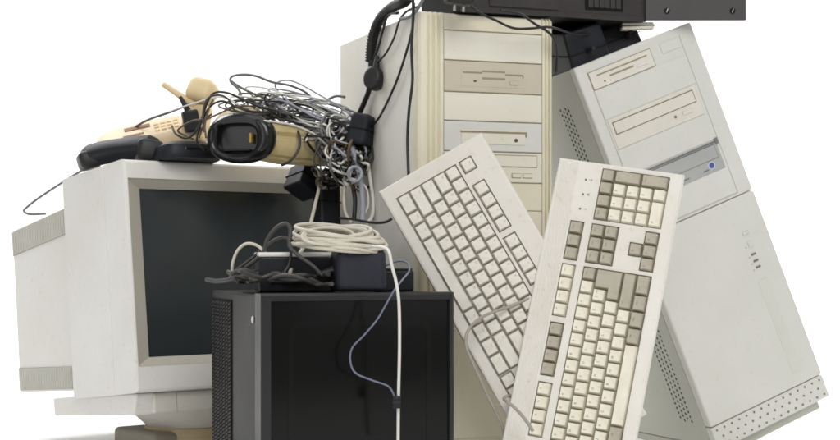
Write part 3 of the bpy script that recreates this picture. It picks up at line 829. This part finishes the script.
# cream cordless handset standing askew, with aerial
top_, bot_ = at(203, 84, 0.19), at(193, 142, 0.17)
ax = (top_ - bot_).normalized()
yv = Vector((0.35, 1, 0)); yv = (yv - ax*yv.dot(ax)).normalized(); xv = yv.cross(ax)
Rc = Matrix((xv, yv, ax)).transposed().to_4x4()
ch = thing('cordless_phone', 'cream cordless phone standing askew with its stubby aerial to the left', 'cordless phone', bot_, Rc)
Lh = (top_-bot_).length
bm = BM()
def rbox(x0, x1, y0, y1, z): return [Vector(p) for p in ((x0,y0,z),(x1,y0,z),(x1,y1,z),(x0,y1,z))]
bm = hexa([(-0.020,-0.013,0),(-0.021,-0.013,Lh*0.62),(-0.020,0.013,0),(-0.021,0.013,Lh*0.62),(0.020,-0.013,0),(0.021,-0.013,Lh*0.62),(0.020,0.013,0),(0.021,0.013,Lh*0.62)], 0.006, 3)
obj('body', bm, M_['phone_cream'], ch)
hd = Matrix.Translation((0.004,-0.004,Lh*0.86)) @ Matrix.Rotation(rad(11), 4, 'Y') @ Matrix.Rotation(rad(-8), 4, 'X')
bm = BM(); add_box(bm, -0.023, 0.022, -0.019, 0.019, -0.021, 0.019, 0.0125, seg=5, M=hd); obj('head', bm, M_['phone_cream'], ch, smooth=True, angle=50)
bm = BM(); add_cyl(bm, Rc.transposed() @ (at(196,106,0.175)-bot_), Rc.transposed() @ (at(163,84,0.185)-bot_), 0.0062, 0.0045, n=14, bev=0.0015); obj('aerial', bm, M_['phone_cream'], ch, smooth=True)
t = thing('plug', 'slim black plug wedged upright between the cream phones', 'plug', at(191, 118, 0.150), rot(20, 0, -12))
bm = BM(); add_box(bm, -0.013, 0.012, -0.008, 0.008, -0.022, 0.012, 0.003); obj('body', bm, M_['brick_black'], t)
bm = BM(); add_cyl(bm, (-0.002,0,0.012), (-0.010,0,0.036), 0.0055, 0.003, n=12); obj('strain_relief', bm, M_['cable_black'], t, smooth=True)

# beige scanner with black oval head
oc = at(238.5, 137, 0.055)
fz = Vector((-0.22,-0.97,0.03)).normalized()            # the oval faces this way
sx_ = Vector((0,0,1)).cross(fz).normalized(); sx_ = -sx_ if sx_.x < 0 else sx_
sz_ = sx_.cross(-fz).normalized()
if sz_.z < 0: sz_ = -sz_
Rs = Matrix((sx_, -fz, sz_)).transposed().to_4x4()
scn = thing('charging_stand', 'beige ribbed handheld base with a glossy black oval end on the monitor top', 'charging base', oc, Rs)
def oval(a, b, y, e=0.9, n=40, ox=0, oz=0): 
    out = []
    for k in range(n):
        t_ = 2*math.pi*k/n; c_, s_ = math.cos(t_), math.sin(t_)
        out.append(Vector((ox + a*math.copysign(abs(c_)**e, c_), y, oz + b*math.copysign(abs(s_)**e, s_))))
    return out
bm = BM()
oa, ob = 0.0535, 0.0385
add_loft(bm, [oval(0.030,0.020,0.0135,0.6,ox=-0.003,oz=-0.002), oval(0.031,0.021,0.004,0.6,ox=-0.003,oz=-0.002), oval(0.0345,0.0245,-0.001,0.7,ox=-0.002,oz=-0.001), oval(0.043,0.031,-0.0035), oval(0.050,0.0360,0.0), oval(oa,ob,0.008), oval(oa,ob,0.020), oval(0.051,0.0365,0.026)])
obj('oval_head', bm, M_['gloss_black'], scn, smooth=True, angle=50)
bm = BM(); add_box(bm, 0.0165, 0.0195, 0.002, 0.0125, -0.008, 0.006); obj('contact', bm, M_['contact_gold'], scn)
bm = BM(); add_box(bm, -0.024, 0.018, 0.000, 0.0125, -0.0205, -0.0175, 0.0008); obj('ledge', bm, M_['brick_black'], scn)
# ribbed body runs back along the monitor's front edge
bd = MON_R.to_3x3() @ Vector((1, 0.0, 0)); bd = Rs.to_3x3().transposed() @ bd
bm = BM()
def body_sec(t, sc):
    ctr = Vector((0.016, 0.052, -0.001)) + bd*(0.160*t) + Vector((0, 0, -0.007*t))
    side = bd.cross(Vector((0,0,1))).normalized()
    out = []
    for k in range(36):
        a = 2*math.pi*k/36
        rp = 0.91 if (k % 6) == 1 else 1.02
        z = math.sin(a); h_ = math.cos(a)
        out.append(ctr + side*(0.036*sc*rp*math.copysign(abs(h_)**0.7, h_)) + Vector((0,0,0.0315*sc*rp*math.copysign(abs(z)**0.75, z))))
    return out
add_loft(bm, [body_sec(0.0,0.90), body_sec(0.25,0.99), body_sec(0.6,0.93), body_sec(0.95,0.84), body_sec(1.0,0.74)])
obj('ribbed_body', bm, M_['scanner_beige'], scn, smooth=True, angle=22)
# beige body part above the oval, a sloping hood
bm = BM(); add_loft(bm, [oval(0.045,0.032,0.026,oz=0.004,ox=-0.004), oval(0.046,0.036,0.045,oz=0.014,ox=-0.014), oval(0.044,0.036,0.075,oz=0.021,ox=-0.020), oval(0.034,0.026,0.10,oz=0.021,ox=-0.024)])
obj('hood', bm, M_['scanner_beige'], scn, smooth=True, angle=50)

# ------------------------------------------------------------- cables
GC = 'loose cables'
def side_y(px):
    a = (px - 420)/1500
    return (-0.03806 - 2.2*a)/(a + 0.3786)
def cable(label, pts, r, m, name='cable', n=8, step=9, group=None, closed=False, radii=None, side=None):
    if side is not None: pts = [(x, y, min(Y, side_y(x) - side) if x < 418 else Y) for x, y, Y in pts]
    P = [at(*p) for p in pts]
    bm = BM(); add_tube(bm, catmull(P, step, closed), r, n, closed=closed)
    o = obj(name, bm, M_[m]); return tag(o, label, 'cable', group)

# thick ribbed hose down the tower
P = catmull([at(409,-4,-0.08), at(404,2,-0.055), at(393,7,-0.005), at(381,18,0.04), at(374,33,0.068), at(371,48,0.08), at(370,62,0.085)], 10)
bm = BM(); rr = [0.0072 + 0.0011*(1 if i % 2 else -1) for i in range(len(P))]
add_tube(bm, P, 0.007, 14, radii=rr)
o = obj('hose', bm, M_['cable_black']); tag(o, 'thick black ribbed hose curving down the left side of the cream tower', 'hose')
cable('long black cable hanging straight down the front left edge of the cream tower', [(413,-4,-0.10),(413,20,-0.098),(411.5,50,-0.096),(412.5,80,-0.096),(409,110,-0.095),(407.5,140,-0.094),(408.5,175,-0.105)], 0.0021, 'cable_black', side=0.008)
cable('thin black cable running slantwise across the cream tower side', [(414,3,-0.10),(412,30,-0.09),(402,66,-0.03),(392,92,0.03),(380,116,0.085),(371,128,0.12),(366,138,0.145)], 0.0019, 'cable_black', side=0.012)
cable('black cable looping from the deck to the round plug', [(419,6,-0.10),(406,12,-0.06),(399,22,-0.02),(394,38,0.01),(386,53,0.05),(378,62,0.09),(374,68,0.11)], 0.0017, 'cable_black', side=0.012)
cable('black cable running beside the ribbed hose to the wall plug', [(398,13,-0.02),(388,15,0.04),(383,30,0.06),(378,48,0.09),(373,62,0.11),(372,80,0.115),(366,100,0.125),(360,116,0.13)], 0.0022, 'cable_black', side=0.012)
cable('thick black lead dropping from the hose end into the tangle', [(371,60,0.135),(370.5,76,0.125),(369,90,0.12),(364,103,0.12),(357,119,0.125),(353,130,0.13)], 0.0042, 'cable_black', side=0.018)
cable('grey cable draped over the front left corner of the cream tower top', [(424,-3,-0.115),(420,5,-0.108),(416,11,-0.10),(409,17,-0.075),(400,19,-0.04)], 0.0024, 'cable_grey', side=0.012)
cable('black cable sagging across the cream tower front below the deck', [(470,5,-0.108),(480,13,-0.10),(495,20,-0.095),(513,28,-0.085),(530,28.5,-0.075),(547,27,-0.06),(558,29,-0.045),(575,34,0.0),(600,34,0.05)], 0.0018, 'cable_black')
cable('black cable crossing the upper right corner of the cream tower front', [(500,10,-0.09),(520,14,-0.085),(535,24,-0.07),(548,32,-0.055),(555,41,-0.04),(557,55,-0.02),(556,72,0.0)], 0.0020, 'cable_black')
t = thing('plug', 'two-pronged black plug dangling above the cream tower front', 'plug', at(460, 2, -0.128), rot(15, 0, 5))
bm = BM(); add_box(bm, -0.022, 0.018, -0.012, 0.012, -0.004, 0.03, 0.005, seg=3); obj('body', bm, M_['cable_black'], t)
for dx in (-0.007, 0.006):
    bm = BM(); add_cyl(bm, (dx,0,-0.013), (dx,0,-0.003), 0.0022, n=12, bev=0.0006); obj('prong', bm, M_['metal'], t, smooth=True)

# white cables
cable('white cable hanging from the tangle in front of the monitor screen', [(314,166,0.19),(319,172,0.17),(319.5,185,0.14),(315,205,0.06),(311,222,-0.02),(307,240,-0.10),(297,258,-0.19),(290,272,-0.24)], 0.0026, 'cable_beige')
cable('white cable hanging straight down in front of the dark glass', [(372,246,-0.30),(384,247.5,-0.325),(389,252,-0.338),(392,266,-0.342),(396.5,284,-0.342),(399,305,-0.338),(399.5,345,-0.33),(398.5,395,-0.325),(398,445,-0.32)], 0.0020, 'cable_white')
o = cable('thin blue-grey wire curving across the dark glass to a small clip', [(384,266,-0.20),(398,261,-0.203),(408,263,-0.22),(409,271,-0.25),(402,280,-0.29),(393,292,-0.325),(378,318,-0.32),(364,335,-0.315),(352,348,-0.312),(350.5,362,-0.311),(356,373,-0.312),(372,380,-0.317),(388,386,-0.322),(394,395,-0.324),(396,402,-0.326)], 0.0012, 'wire_blue')
t = thing('cable_clip', 'small dark clip pinching the white cable on the glass', 'clip', at(396.8, 402, -0.33))
bm = BM(); add_box(bm, -0.0050, 0.0050, -0.004, 0.004, -0.0075, 0.0075, 0.0015); obj('body', bm, M_['brick_black'], t)
bm = BM(); add_box(bm, -0.0052, 0.0052, -0.0046, 0.0042, -0.0012, 0.0012, 0.0004); obj('band', bm, M_['cable_black'], t)
cable('grey cable hanging behind the telephones down over the monitor back', [(190,104,0.15),(170,112,0.17),(140,124,0.22),(108,150,0.27),(90,165,0.29),(66,180,0.33),(40,197,0.36),(27,207,0.37),(24,211,0.37),(30,214,0.37),(46,213.5,0.37)], 0.0021, 'cable_grey')
# loops on the black display
cable('pale cable arching in a loop at the left end of the display top', [(232,272,-0.20),(233,262,-0.205),(238,250,-0.21),(247,243.5,-0.21),(258,246,-0.21),(268,256,-0.215),(277,268,-0.225),(283,276,-0.23)], 0.0021, 'cable_beige')
cable('dark cable rising in a tall loop beside the coil', [(245,268,-0.22),(262,254,-0.23),(267,240,-0.235),(276,228,-0.24),(286,223.5,-0.245),(290.5,230,-0.25),(289.5,245,-0.255),(298,255,-0.26),(312,265,-0.262),(322,275,-0.26)], 0.0026, 'cable_dark')
cable('slim dark cable bowing low behind the tall loop', [(236,270,-0.19),(252,258,-0.20),(266,246,-0.21),(276,239,-0.215),(287,238,-0.22),(291,250,-0.23),(289,264,-0.235),(283,274,-0.24)], 0.0019, 'cable_dark')
o = cable('black cable end poking out past the left edge of the display', [(207,279.5,-0.13),(216,281,-0.16),(228,280,-0.20),(242,276,-0.23),(262,279,-0.25),(285,281,-0.26),(305,280,-0.26)], 0.0036, 'cable_black')
bm = BM()                                              # heap of dark lead on top of the display
for k in range(19):
    y_ = -0.27 + 0.10*random.random()
    xa, xb = random.uniform(225, 250), random.uniform(285, 335)
    pts = []
    for i in range(7):
        f = i/6
        pts.append(at(xa + (xb-xa)*f, 276 + 8*f*0.6 + random.uniform(-6, 4) + 2*math.sin(3*f+k), y_ + random.uniform(-0.02, 0.02)))
    for p in pts: p.z = max(p.z, 0.2525 + 0.003)
    add_tube(bm, catmull(pts, 7), random.choice((0.0022, 0.0029, 0.0032)), 8)
o = obj('cable_heap', bm, M_['cable_dark']); tag(o, 'heap of dark grey leads folded on the left of the display top', 'cables', kind='stuff')
# beige coil
bm = BM()
for k in range(17):
    a0 = random.uniform(0, 6.28)
    ex = 43 - 1.3*(k % 6) + random.uniform(-8, 4); cy_ = 240.5 - 9*(k/17.0) + random.uniform(-2.2, 2.2); cx_ = 337 + random.uniform(-5, 9)
    tl_ = random.uniform(-0.009, 0.009)
    pts = []
    for i in range(12):
        a = 2*math.pi*i/12
        p = at(cx_ + ex*math.cos(a), cy_, -0.235)
        p.y += 0.042*math.sin(a) + random.uniform(-.003, .003)
        p.z += tl_*math.cos(a) + 0.004*math.cos(a + a0) + 0.007*math.sin(a) - 0.004*math.cos(a)**2
        pts.append(p)
    add_tube(bm, catmull(pts, 5, True), 0.0027, 8, closed=True)
for k in range(6):                                     # a smaller inner turn or two, lying on the front of the coil
    pts = []
    for i in range(10):
        a = 2*math.pi*i/10
        p = at(328 + (26-2*k)*math.cos(a) + k, 236 + (8.5-0.9*k)*math.sin(-a), -0.268 + 0.003*k)
        p.y += 0.010*math.sin(a) + random.uniform(-.002, .002)
        pts.append(p)
    add_tube(bm, catmull(pts, 5, True), 0.0023, 8, closed=True)
o = obj('coiled_cable', bm, M_['cable_beige'], smooth=False); tag(o, 'thick oval coil of beige cable lying on the black power brick', 'cable coil')
cable('grey keyboard cord looping over the pale keyboard and down its lower edge', 
      [(566,283,-0.18),(545,291,-0.185),(527,299,-0.19),(508,307,-0.195),(490,313,-0.205),(476,321,-0.22),(467,333,-0.235),(466.5,347,-0.24),(474,365,-0.24),(485,390,-0.235),(495,410,-0.228),(503,428,-0.225),(507,446,-0.22)], 0.0021, 'cable_kb')
cable('short grey cord lying across the ribbed edge of the front keyboard', [(514,396,-0.20),(507,396,-0.235),(504,398.5,-0.268),(507,401.5,-0.287),(513,406,-0.288),(521,414,-0.29),(528,423,-0.292),(533,431,-0.294)], 0.0021, 'cable_kb')
cable('black cord crossing in front of the cream tower to the tangle', [(392,218.5,-0.02),(385,222,-0.02),(372,222.5,0.0),(352,219,0.02),(340,218,0.04)], 0.0021, 'cable_black')

# wires over the phones and the scanner
cable('thin grey wire thrown up in the highest loop over the tangle', [(243,102,0.10),(239,90,0.11),(231,82,0.115),(232,76.5,0.12),(243,74.5,0.13),(256,76,0.14),(272,82,0.15),(290,85.5,0.16),(305,92,0.17),(314,101,0.18),(318,112,0.185),(322,122,0.19)], 0.0019, 'cable_grey')
cable('thin grey wire slanting down from the high loop', [(231,81,0.115),(240,87,0.115),(252,93,0.12),(264,98,0.125),(274,104,0.13),(284,112,0.14),(296,118,0.15)], 0.0019, 'cable_grey')
cable('thin dark wire arching over the black oval head', [(204,132,0.035),(203,112,0.04),(207,99,0.05),(218,95,0.06),(227,98,0.065),(233,105,0.07),(245,110,0.075),(262,112,0.085),(282,111,0.10),(300,112,0.12),(318,118,0.14)], 0.0015, 'cable_dark')
cable('thin brown wire looped at the left of the black oval head', [(206,138,0.03),(205,124,0.035),(210,106,0.045),(213,100,0.05),(209,108,0.055),(203,126,0.06),(199,138,0.065)], 0.0015, 'cable_brown')
cable('brown wire trailing over the black plug', [(212,114,0.05),(203,119,0.05),(192,121,0.06),(181,127,0.08),(178,131,0.09),(184,135,0.09),(193,139,0.08)], 0.0015, 'cable_brown')
cable('brown wire running over the top of the black oval head', [(203,121,0.04),(218,114,0.04),(232,108,0.05),(244,106,0.06),(256,106,0.08)], 0.0014, 'cable_brown')
cable('dark wire band wrapped round the ribbed beige body', [(296,128,0.120),(299.5,136,0.095),(299.5,146,0.078),(296,154,0.068),(290,161,0.072),(282,165,0.09)], 0.0022, 'cable_dark')
cable('pale grey wire across the top of the cream cordless phone', [(168,112,0.155),(182,107,0.14),(195,103,0.135),(208,99,0.13),(222,97,0.125),(238,104,0.12)], 0.0013, 'cable_white')

cable('black wire drooping from the tangle across the front of the cordless phone', [(262,108,0.07),(246,101,0.06),(228,93,0.055),(214,93,0.06),(207,103,0.065),(202,118,0.07),(196,131,0.07),(187,138,0.075),(176,134,0.09),(172,126,0.11)], 0.0017, 'cable_black')
cable('black wire dangling behind the oval head down to the phone base', [(238,108,0.045),(222,101,0.045),(209,108,0.045),(200,126,0.05),(197,142,0.06),(204,150,0.07)], 0.0016, 'cable_black')
cable('pale wire slung in one wide low arc over the ribbed beige body', [(246,114,0.07),(258,120,0.05),(276,122,0.055),(296,126,0.075),(314,134,0.09),(330,148,0.095),(342,160,0.095)], 0.0016, 'cable_white')
# uncountable tangle behind and right of the scanner, spilling toward the tower
bm = BM()
def wild(cx, cy, rx, ry, Y0, dY, nseg, r, mi, follow=0.0):
    pts = []
    a = random.uniform(0, 6.28); s_ = random.choice((-1, 1))
    for i in range(nseg):
        a += s_*random.uniform(0.5, 1.3)
        k = random.uniform(0.55, 1.1)
        pts.append(at(cx + rx*k*math.cos(a) + follow*i, cy + ry*k*math.sin(a) + follow*0.35*i, Y0 + dY*random.uniform(-1, 1)))
    add_tube(bm, catmull(pts, 6), r, 6, mi=mi)
mis = [0,0,0,1,1,2,2,3,3,4,5]
def arcw(x0, x1, ytop, ybase, Y0, r, mi):            # a long springy strand thrown over the heap
    n_ = random.randint(4, 6); pts = []
    xa, xb = sorted((random.uniform(x0, x1), random.uniform(x0, x1)))
    if xb - xa < 32: xb = xa + random.uniform(32, 64)
    if xb > x1 + 12: xa, xb = xa - (xb-x1-12), x1 + 12
    h_ = random.uniform(0.3, 1.0)
    for i in range(n_ + 1):
        f = i/n_
        pts.append(at(xa + (xb-xa)*f + random.uniform(-2.5, 2.5), ybase + 0.28*(xa + (xb-xa)*f - x0) - (ybase-ytop)*h_*math.sin(math.pi*f) + random.uniform(-2.5, 2.5), Y0 + random.uniform(-0.04, 0.04)))
    add_tube(bm, catmull(pts, 8), r, 6, mi=mi)
def loopw(cx, cy, rx, ry, tilt, turns, Y0, r, mi):     # one long strand lying in loose turns
    n_ = int(9*turns); a0 = random.uniform(-0.7, 0.7); pts = []
    for i in range(n_ + 1):
        a = a0 + 2*math.pi*turns*i/n_
        g_ = 1 + 0.22*math.sin(2.3*a + a0*3) + random.uniform(-0.06, 0.06)
        u_, v_ = rx*g_*math.cos(a), ry*g_*math.sin(a)
        pts.append(at(cx + u_*math.cos(tilt) - v_*math.sin(tilt) + 3*i/n_, cy + u_*math.sin(tilt) + v_*math.cos(tilt), Y0 + 0.035*math.sin(a + a0*5) + random.uniform(-0.006, 0.006)))
    add_tube(bm, catmull(pts, 7), r, 6, mi=mi)
for k in range(17): loopw(random.uniform(286, 318), random.uniform(106, 124), random.uniform(24, 46), random.uniform(7, 16), random.uniform(0.1, 0.5), random.uniform(1.0, 1.8), 0.14, random.uniform(0.0012, 0.0017), random.choice([0,1,2,2,2,3,3,4]))
for k in range(9): loopw(random.uniform(250, 290), random.uniform(103, 114), random.uniform(16, 34), random.uniform(5, 10), random.uniform(-0.1, 0.4), random.uniform(0.8, 1.4), 0.12, random.uniform(0.0012, 0.0017), random.choice([0,1,2,2,3]))
for k in range(16): loopw(random.uniform(330, 352), random.uniform(128, 160), random.uniform(12, 24), random.uniform(8, 18), random.uniform(0.3, 1.5), random.uniform(1.0, 1.7), 0.115, random.uniform(0.0014, 0.0021), random.choice(mis))
for k in range(8):                                      # stiff short ends sticking out
    x_, y_ = random.uniform(262, 330), random.uniform(98, 122)
    add_tube(bm, catmull([at(x_, y_, 0.13), at(x_+random.uniform(4,9), y_-random.uniform(-3,5), 0.12), at(x_+random.uniform(10,18), y_+random.uniform(-6,8), 0.11)], 5), 0.0021, 6, mi=random.choice([2,3,3,4]))
for k in range(6): arcw(300, 368, 112, 138, 0.115, random.uniform(0.0014, 0.0021), random.choice(mis))
for k in range(16):
    wild(random.uniform(330, 362), random.uniform(126, 165), random.uniform(9, 19), random.uniform(9, 18), 0.115, 0.035, random.randint(4, 6), random.uniform(0.0015, 0.0025), random.choice(mis))
for k in range(18):
    wild(random.uniform(338, 370), random.uniform(152, 182), random.uniform(7, 14), random.uniform(10, 18), 0.095, 0.03, random.randint(4, 6), random.uniform(0.0016, 0.0026), random.choice(mis))
for k in range(12):
    wild(random.uniform(322, 345), random.uniform(168, 184), random.uniform(8, 13), random.uniform(6, 10), 0.14, 0.03, random.randint(4, 7), random.uniform(0.0015, 0.0022), random.choice([0,0,5,1,2]))
o = obj('cable_tangle', bm, [M_['cable_black'], M_['cable_dark'], M_['cable_grey'], M_['cable_white'], M_['cable_blue'], M_['cable_brown']])
tag(o, 'snarled tangle of thin mixed wires between the monitor top and the cream tower', 'cables', kind='stuff')
# hanging skein below the tangle
hang = [('broad pale grey ribbon cable falling out of the tangle', 'cable_blue', [(349,138,0.10),(353,150,0.085),(358,168,0.08),(362,190,0.075),(363,210,0.07),(362,222,0.065)], 0.0040),
        ('white cable falling at the right side of the hanging skein', 'cable_white', [(358,148,0.11),(366,158,0.10),(370,178,0.09),(373,200,0.085),(372,216,0.08),(366,224,0.07)], 0.0030),
        ('beige cable falling at the left side of the hanging skein', 'cable_beige', [(344,168,0.10),(345,182,0.10),(344,200,0.095),(346,214,0.09),(352,222,0.08)], 0.0026),
        ('dark cable in the middle of the hanging skein', 'cable_black', [(350,160,0.10),(352,180,0.095),(355,200,0.09),(354,220,0.085)], 0.0034),
        ('slim white cable curling inside the hanging skein', 'cable_white', [(356,160,0.085),(351,172,0.08),(350,178,0.08),(356,180,0.08),(366,188,0.08),(368,205,0.08),(362,219,0.075)], 0.0019),
        ('grey cable at the far right of the hanging skein', 'cable_grey', [(364,150,0.12),(373,165,0.11),(376,185,0.10),(377,205,0.10),(374,219,0.09)], 0.0022)]
for lab, m, pts, r in hang: cable(lab, pts, r, m, group='cables hanging from the tangle')
bm = BM()
cc = at(355, 174, 0.06)
add_tube(bm, [cc + Vector((0.010*math.cos(2*math.pi*k/24), 0.004*math.sin(4*math.pi*k/24), 0.011*math.sin(2*math.pi*k/24))) for k in range(24)], 0.0026, 8, closed=True)
o = obj('cable_ring', bm, M_['cable_blue']); tag(o, 'small blue-grey ring of cable at the heart of the tangle', 'cable')

# ------------------------------------------------------------ light, world, camera
w = bpy.data.worlds.new('World'); scene.world = w; w.use_nodes = True
bg = w.node_tree.nodes['Background']; bg.inputs['Color'].default_value = (1.0, 1.0, 1.0, 1); bg.inputs['Strength'].default_value = 0.30
def area(name, loc, target, size, power, color=(1,1,1), sy=None):
    l = bpy.data.lights.new(name, 'AREA'); l.energy = power; l.color = color; l.size = size
    if sy: l.shape = 'RECTANGLE'; l.size_y = sy
    o = bpy.data.objects.new(name, l); COL.objects.link(o); o.location = loc
    o.rotation_euler = (Vector(target) - Vector(loc)).to_track_quat('-Z', 'Y').to_euler()
    return o
area('key_softbox', (0.5, -2.7, 2.3), (0, 0, 0.35), 1.7, 57, (1.0, 0.995, 0.985))
area('fill_softbox', (-2.0, -2.3, 1.4), (0, 0, 0.3), 1.5, 9, (0.98, 0.99, 1.0))
area('added_sheen_light', (1.66, -2.25, 0.26), (-0.05, -0.3, 0.15), 0.55, 0.45, (1,1,1), 0.30)  # added off-frame lamp, lays a soft lighter patch on the dark display glass
area('top_softbox', (0.0, -0.2, 2.6), (0, 0.1, 0.3), 1.6, 10, (1.0, 0.99, 0.97))
area('backdrop_light', (-2.0, 1.5, 2.8), (-1.2, 2.3, 0.0), 1.4, 66)
area('backdrop_light', (2.0, 1.5, 2.8), (1.2, 2.3, 0.0), 1.4, 80)
cam = bpy.data.cameras.new('camera'); co = bpy.data.objects.new('camera', cam); COL.objects.link(co)
co.location = (0, CAM_Y, CAM_Z); co.rotation_euler = (rad(90), 0, 0)
cam.sensor_width = 36; cam.lens = 1500/840*36; cam.shift_y = 35.15/840
cam.clip_start = 0.05; cam.clip_end = 100
scene.camera = co
scene.view_settings.view_transform = 'Standard'; scene.view_settings.look = 'None'; scene.view_settings.exposure = 0; scene.view_settings.gamma = 1
scene.render.engine = 'CYCLES'; scene.cycles.max_bounces = 6
scene.cycles.use_denoising = True
scene.cycles.filter_width = 1.7
